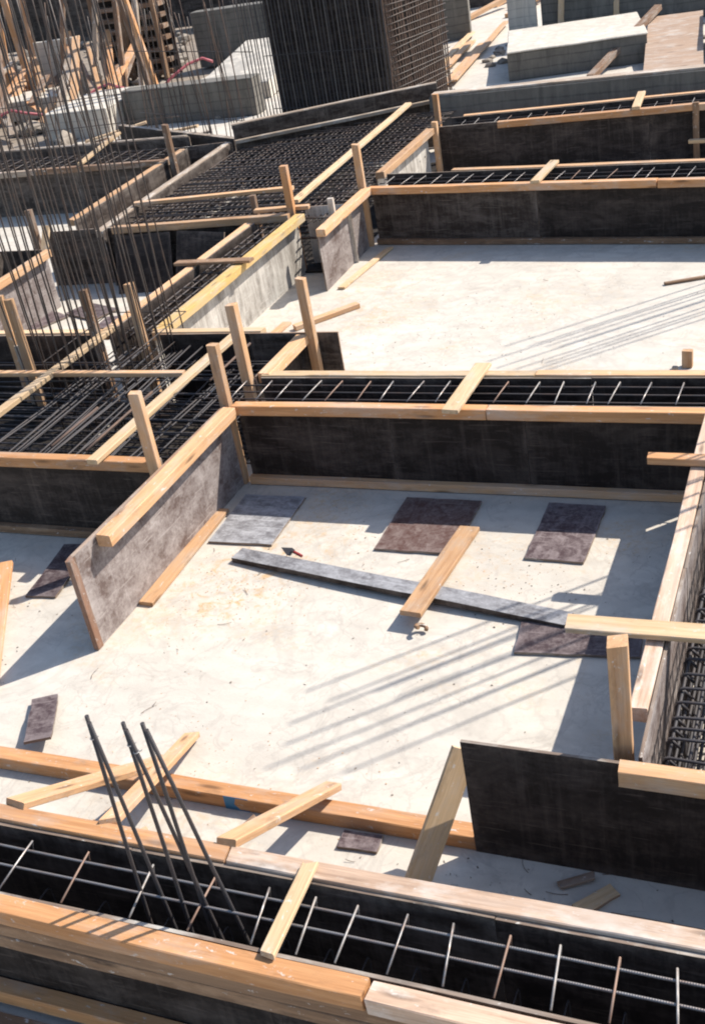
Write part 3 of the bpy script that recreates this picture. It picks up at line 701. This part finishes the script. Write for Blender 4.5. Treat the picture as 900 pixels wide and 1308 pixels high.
# chips and sawdust, uncountable
def chips(name, label, areas, mat, smin, smax, seed):
    random.seed(seed); bm = bmesh.new()
    for (cx, cy, sx, sy, n) in areas:
        for i in range(n):
            x, y = random.gauss(cx, sx), random.gauss(cy, sy); s = random.uniform(smin, smax); a = random.uniform(0, 6.28); l = s*random.uniform(.2, .9); h = s*random.uniform(.05, .2)
            c, sn = math.cos(a), math.sin(a)
            vs = [bm.verts.new((x+px*c*s-py*sn*l, y+px*sn*s+py*c*l, .001+pz*h+random.uniform(0, .003))) for pz in (0, 1) for (px, py) in ((-.5, -.5), (.5, -.4), (.4, .5), (-.5, .4))]
            for q in ((0, 1, 5, 4), (1, 2, 6, 5), (2, 3, 7, 6), (3, 0, 4, 7), (4, 5, 6, 7)): bm.faces.new([vs[j] for j in q])
    o = link(name, mesh_from(bm, name, [M[mat]]), Matrix.Identity(4)); props(o, label, 'debris', None, 'stuff'); return o
chips('sawdust', 'orange sawdust and shavings scattered on the near floor', [(-4.55, 6.55, .28, .32, 220), (-4.3, 6.9, .3, .2, 120), (-3.9, 6.6, .35, .35, 60), (-2.3, 7.2, .35, .25, 80), (-3.6, 7.6, .2, .2, 60), (-4.6, 4.9, .4, .3, 50), (-3.4, 4.9, .5, .2, 60), (-5.5, 12.8, .6, .8, 200), (-3.5, 4.0, .7, .25, 120)], 'pine', .004, .011, 3)
chips('grit', 'dark grit and crumbs on the floors', [(-3.2, 6.2, 1.2, .9, 110), (-3.5, 12.2, 1.4, 1.2, 150), (-1.5, 4.2, .5, .15, 60), (-2.2, 7.0, .4, .4, 60), (-6.2, 5.9, .4, .6, 50), (-4.4, 11.5, .8, .8, 120)], 'rubble', .004, .016, 4)

random.seed(8); bm = bmesh.new()
for i in range(40):
    (cx, cy, sx, sy) = random.choice(((-3.2, 7.2, 1.2, .7), (-3.2, 3.9, 1.0, .25), (-3.5, 12.5, 1.3, 1.3), (-1.3, 4.1, .4, .15), (-6.0, 6.2, .4, .5), (-4.6, 6.0, .3, .8)))
    x, y = random.gauss(cx, sx), random.gauss(cy, sy); a = random.uniform(0, 6.28); l = random.uniform(.03, .12); b = random.uniform(-.6, .6)
    tube(bm, [(x+l*t*math.cos(a+b*t), y+l*t*math.sin(a+b*t), .006+.01*t*t) for t in (0, .35, .7, 1.0)], .0017, 5)
o = link('litter', mesh_from(bm, 'litter', [M['bar_rust']]), Matrix.Identity(4)); props(o, 'scraps of tie wire and nails scattered on the floors', 'litter', None, 'stuff')
# ------------------------------------------------------------------ far background
random.seed(11)
# dark upright cage, its shaded look made solid by an added black sheet
th = thing('wall_cage', 'huge dark rebar wall cage rising at the top centre', 'rebar cage', (-9.5, 22.5, 0))
c0 = V((-8.40, 22.0, 0)); dl = V((-.985, .17, 0)); dr = V((.28, .96, 0))
me = sheet_mesh('shade_backing', 2.75, .03, 4.4, M['black_ply'], M['edge_dark'])
mw = frame(c0+dl*2.8+dr*.16, c0+dl*.05+dr*.16); mw.translation.z = .0; link('shade_backing', me, mw, th)
for i in range(40):
    p = c0+dl*(i*.085); bar('vertical_bar', (p.x, p.y, .05), (p.x+random.uniform(-.03, .03), p.y, 3.6+random.uniform(-.3, 1.2)), .014, 'bar_dim' if i % 3 == 0 else 'bar_black', th, 6, .012)
for i in range(4):
    z = .5+i*1.05
    p, q = c0+dl*0-dr*.02, c0+dl*2.85-dr*.02; bar('tie_bar', (p.x, p.y, z), (q.x, q.y, z+random.uniform(-.03, .03)), .008, 'bar_black', th, 6)
for i in range(26):
    p = c0+dr*(i*.078)+V((.02, 0, 0)); bar('vertical_bar', (p.x, p.y, .05), (p.x+random.uniform(-.03, .03), p.y+random.uniform(-.03, .03), 4.4), .016, 'bar_rust', th, 6, .02)
for i in range(36):
    z = .2+i*.115
    p, q = c0+V((.045, 0, 0)), c0+dr*2.0+V((.045, 0, 0)); bar('side_tie', (p.x, p.y, z), (q.x, q.y, z+.03+random.uniform(-.07, .07)), .010, 'bar', th, 6, .015)
me = sheet_mesh('side_sheet', 1.95, .03, 4.3, M['dark_ply'], M['edge_dark'])
mw = frame(c0+dr*.05-V((.12, 0, 0)), c0+dr*2.0-V((.12, 0, 0))); link('side_sheet', me, mw, th)

th = thing('starter_row', 'row of thin dark upright bars left of the huge cage', 'rebar row', (-11.6, 20.3, 0))
for i in range(30):
    t = i/29; x = -13.6+3.7*t; y = 21.4-2.2*t
    bar('vertical_bar', (x+random.uniform(-.08, .08), y+random.uniform(-.3, .3), 0), (x+random.uniform(-.15, .15), y+random.uniform(-.3, .3), random.uniform(2.6, 3.8)), .010, 'bar' if i % 3 else 'bar_rust', th, 6, .02)
for z in (.5, .9, 2.1):
    bar('tie_bar', (-13.7, 21.4, z), (-9.8, 19.2, z+.05), .008, 'bar', th, 6)

pl = thing('concrete_plinth', 'low grey concrete plinth with light top beyond the far wall', 'concrete plinth', (-5.7, 27.2, 0))
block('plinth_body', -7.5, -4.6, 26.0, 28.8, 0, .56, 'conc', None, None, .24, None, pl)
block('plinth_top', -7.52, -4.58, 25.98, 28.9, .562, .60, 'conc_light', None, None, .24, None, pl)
offcut('plywood_sheet', (-3.75, 26.4, .36), 1.15, 3.7, .03, .12, 'plate_ply', 'brown plywood sheet laid beside the concrete plinth at top right', 'plywood sheet', tilt=(.13, 0)).data.materials[0] = M['pinkish']
timber('leaning_timber', (-5.25, 25.05, .06), (-4.35, 28.3, .78), .16, .12, 'brown', None, 'brown timber on the slope of the concrete plinth', 'timber beam')
w = thing('concrete_wall', 'tall grey concrete wall at the top right with light end and two props', 'concrete wall', (-5.5, 31, 0))
block('wall_body', -7.6, -2.2, 31.0, 31.5, 0, 3.0, 'conc', None, None, .2, None, w)
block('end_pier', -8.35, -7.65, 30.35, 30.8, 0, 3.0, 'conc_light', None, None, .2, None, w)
timber('prop', (-7.0, 30.2, .05), (-6.9, 30.9, 2.9), .13, .10, 'pale', w); timber('prop', (-5.75, 30.8, .05), (-5.65, 31.1, 2.9), .13, .10, 'pale', w)
block('concrete_wall', -14.5, -9.75, 31.2, 31.9, 0, 1.05, 'conc', 'low grey wall right of the huge cage with sunlit top', 'concrete wall', .25)
block('concrete_ledge', -3.0, -1.2, 26.2, 28.3, 0, .9, 'conc', 'grey block at the top right corner', 'concrete block', .2)
for i in range(7):
    a = V((-8.9+random.uniform(-.3, .5), 25.0+random.uniform(-1.5, 1), .03+i*.02)); L = random.uniform(4, 8)
    timber('loose_plank', a, a+V((-.10*L, L*.99, .0)), .16, .04, 'pale' if i % 2 else 'pine', None, 'loose pale plank on the ground right of the huge cage', 'plank', 'loose planks by the huge cage')
for i in range(6):
    a = V((-10.6+random.uniform(-.8, 1.3), 35.5+random.uniform(-1, 2), .05))
    timber('pile_timber', a, a+V((random.uniform(.5, 1.2), 2.2, .25)), .16, .12, 'pine', None, 'timber in the small pile beside the tall concrete wall', 'timber', 'timber pile by the tall wall')

# left background
block('concrete_block', -17.9, -16.2, 23.7, 26.2, 0, .62, 'conc_light', 'white sunlit concrete block on the upper left', 'concrete block', .06)
block('concrete_wall', -16.1, -12.7, 24.5, 25.0, 0, .82, 'conc', 'grey concrete wall behind the row of thin bars', 'concrete wall', .03)
o = block('concrete_slab_piece', -15.4, -13.4, 26.3, 30.5, .2, .6, 'conc_light', 'bright tilted slab behind the grey concrete wall', 'concrete slab', .1); o.rotation_euler.x = .10
block('concrete_wall', -18.0, -13.5, 32.0, 32.5, 0, 1.5, 'conc', 'farther grey wall beyond the bright tilted slab', 'concrete wall', .1)
block('white_board', -21.6, -20.4, 29.2, 29.35, 0, 1.55, 'conc_light', 'upright white panel at the upper left', 'panel', .2)
block('concrete_block', -21.5, -19.6, 26.5, 28, 0, .5, 'conc_light', 'pale flat concrete block left of the white one', 'concrete block', .3)
th = thing('formwork_tower', 'dark slatted shutter stack at the upper left', 'formwork stack', (-20, 31, 0))
for i in range(12):
    z = .15+i*.30; timber('slat', (-20.6, 31, z), (-18.4, 31.1, z), .4, .12, 'brown', th)
for x in (-20.5, -19.6, -18.5): timber('post', (x, 30.7, .0), (x+.1, 30.7, 4), .13, .13, 'greybrown', th)
me = sheet_mesh('back_sheet', 2.3, .03, 4, M['black_ply'], M['edge_dark']); link('back_sheet', me, Matrix.Translation((-19.5, 31.35, 0)), th)
for i, (x, y, tx, ty, tz, m) in enumerate(((-19.3, 28.1, -18.6, 28.5, 3.2, 'weathered'), (-16.9, 26.6, -16.5, 27.0, 3.6, 'weathered'), (-18.0, 27.6, -17.9, 28.2, 3.4, 'brown'), (-15.9, 25.6, -16.5, 25.9, 3.3, 'brown'), (-15.5, 25.3, -16.2, 25.6, 3.4, 'orange'), (-20.9, 28.9, -20.0, 29.2, 3.5, 'brown'))):
    timber('raking_prop', (x, y, 0), (tx, ty, tz), .13, .10, m, None, 'long prop standing among the rubble at the upper left', 'prop', 'props at the upper left')
for i in range(30):
    x = -20.5+random.uniform(-1.6, 3.2); y = 25+random.uniform(-1.5, 3.0)
    a = random.uniform(1.7, 2.4); L = random.uniform(2.5, 4.5); rise = random.uniform(.3, 1.6)
    timber('scrap_plank', (x, y, .12+random.uniform(0, .4)), (x+L*math.cos(a), y+L*math.sin(a), .12+rise), random.uniform(.14, .24), .05, random.choice(['orange', 'pine', 'weathered', 'brown', 'brown']), None, 'plank thrown on the rubble at the upper left', 'plank', 'planks on the rubble')
for i in range(8):
    x = -22+random.uniform(-2, 2.5); y = 26.5+random.uniform(-1, 3)
    timber('leaning_plank', (x, y, .1), (x-random.uniform(.3, 1.0), y+random.uniform(.3, 1), random.uniform(2, 3.4)), .22, .05, random.choice(['orange', 'pine', 'pine', 'brown']), None, 'timber plank leaning upright at the upper left corner', 'plank', 'upright planks at the upper left corner')
bm = bmesh.new()
tube(bm, [(-20+i*.28, 24.3+i*.20+.15*math.sin(i*1.7), .35+.22*math.sin(i*.9)+.02*i) for i in range(18)], .035, 6)
o = link('hose', mesh_from(bm, 'hose', [M['tape']]), Matrix.Identity(4)); props(o, 'pink red hose winding over the blocks at the upper left', 'hose')
for (x0, y0, x1, y1, h, lab) in ((-31, 40, -17, 42.5, 3.4, 'far dark shuttering wall along the top left edge'), (-17, 36, -10.5, 37.5, 2.2, 'far dark shuttering wall left of the huge cage top')):
    formwork(lab, (x0, y0), (x1, y1), -1, rails=[(0, 6, 'brown'), (6.1, 12, 'weathered')] if x0 < -20 else [(0, 6, 'brown')], mat='dark_ply', z1=h)
th = thing('starter_row', 'row of dark upright bars before the white blocks at the upper left', 'rebar row', (-17, 22.8, 0))
for i in range(34):
    x = -21+i*.22; bar('vertical_bar', (x+random.uniform(-.1, .1), 22.6+random.uniform(-.5, .5), 0), (x+random.uniform(-.25, .25), 22.6+random.uniform(-.5, .6), random.uniform(1.8, 3.4)), .012, 'bar_rust' if i % 4 == 0 else 'bar', th, 6, .02)
for z in (.4, 1.0): bar('tie_bar', (-21, 22.5, z), (-13.6, 22.7, z+.1), .01, 'bar', th, 6)
for i in range(5):
    x = -10.4+i*.75; y = 13.0-random.uniform(0, 1.2)
    offcut('plywood_offcut', (x, y, .02), random.uniform(.4, .8), random.uniform(.3, .6), .02, random.uniform(-.5, .5), 'plate_ply', 'dark offcut added to darken the shaded bay before the wide mat', group='dark offcuts added to darken the bay')  # made-up dark scraps that deepen the shade of the bay
# bits standing around the narrow lanes
for i in range(10):
    x = -16.5+random.uniform(-.5, 5.3); y = 20.6+random.uniform(-.8, 2.6); a = random.uniform(-.4, .5); L = random.uniform(.8, 2.2)
    timber('scrap_plank', (x, y, .06), (x+L*math.cos(a), y+L*math.sin(a), .06+random.uniform(0, .35)), .12, .05, random.choice(['weathered', 'pale', 'brown']), None, 'short scrap plank on the ground behind the upper left trench', 'plank', 'scrap planks behind the upper left trench')
bm = bmesh.new()
for i in range(620):
    x, y = (random.uniform(-30, -13.5), random.uniform(21.5, 44)) if i < 470 else (random.uniform(-8.5, -2.5), random.uniform(27.5, 33))
    s = random.uniform(.05, .38) if i < 470 else random.uniform(.03, .16)
    q = bmesh.ops.create_icosphere(bm, subdivisions=1, radius=s)
    ax = V((random.uniform(.6, 1.3), random.uniform(.6, 1.3), random.uniform(.35, .8)))
    for v in q['verts']:
        v.co = V((v.co.x*ax.x, v.co.y*ax.y, v.co.z*ax.z)) * (1+.35*noise.noise(v.co*9+V((i, 0, 0)))) + V((x, y, s*.15))
o = link('rubble', mesh_from(bm, 'rubble', [M['rubble']]), Matrix.Identity(4)); props(o, 'broken concrete rubble at the upper left', 'rubble', None, 'stuff')

# ------------------------------------------------------------------ camera, light, render
cam = D.cameras.new('camera'); co = D.objects.new('camera', cam); C.objects.link(co); sc.camera = co
R = Matrix(((0.92086155, 0.35647705, -0.15791804), (0.052162, -0.51403243, -0.85618327), (-0.38638468, 0.78018893, -0.49194726)))
rows = (R[0], -R[1], -R[2])
co.matrix_world = Matrix.Translation((0, 0, 5)) @ Matrix((rows[0], rows[1], rows[2])).transposed().to_4x4()
cam.sensor_fit = 'VERTICAL'; cam.sensor_height = 24; cam.lens = 24*1492.93/1308
cam.clip_end = 1000; cam.clip_start = .05

sd = V((.70, .67, 1.0)).normalized()
sun = D.lights.new('sun', 'SUN'); sun.energy = 4.5; sun.angle = math.radians(.5); sun.color = (1, .94, .85)
so = D.objects.new('sun', sun); C.objects.link(so); so.rotation_euler = sd.to_track_quat('Z', 'Y').to_euler(); so.location = (10, 10, 20)
w = D.worlds.new('World'); sc.world = w; w.use_nodes = True
nt = w.node_tree; bg = nt.nodes['Background']; sk = nt.nodes.new('ShaderNodeTexSky'); sk.sky_type = 'NISHITA'; sk.sun_disc = False
sk.sun_elevation = math.asin(sd.z); sk.sun_rotation = math.atan2(sd.x, sd.y)
nt.links.new(sk.outputs[0], bg.inputs[0]); bg.inputs[1].default_value = .135
sc.view_settings.view_transform = 'Standard'; sc.view_settings.look = 'None'; sc.view_settings.gamma = 1; sc.view_settings.exposure = .70
sc.view_settings.use_curve_mapping = False
sc.cycles.filter_width = 2.0
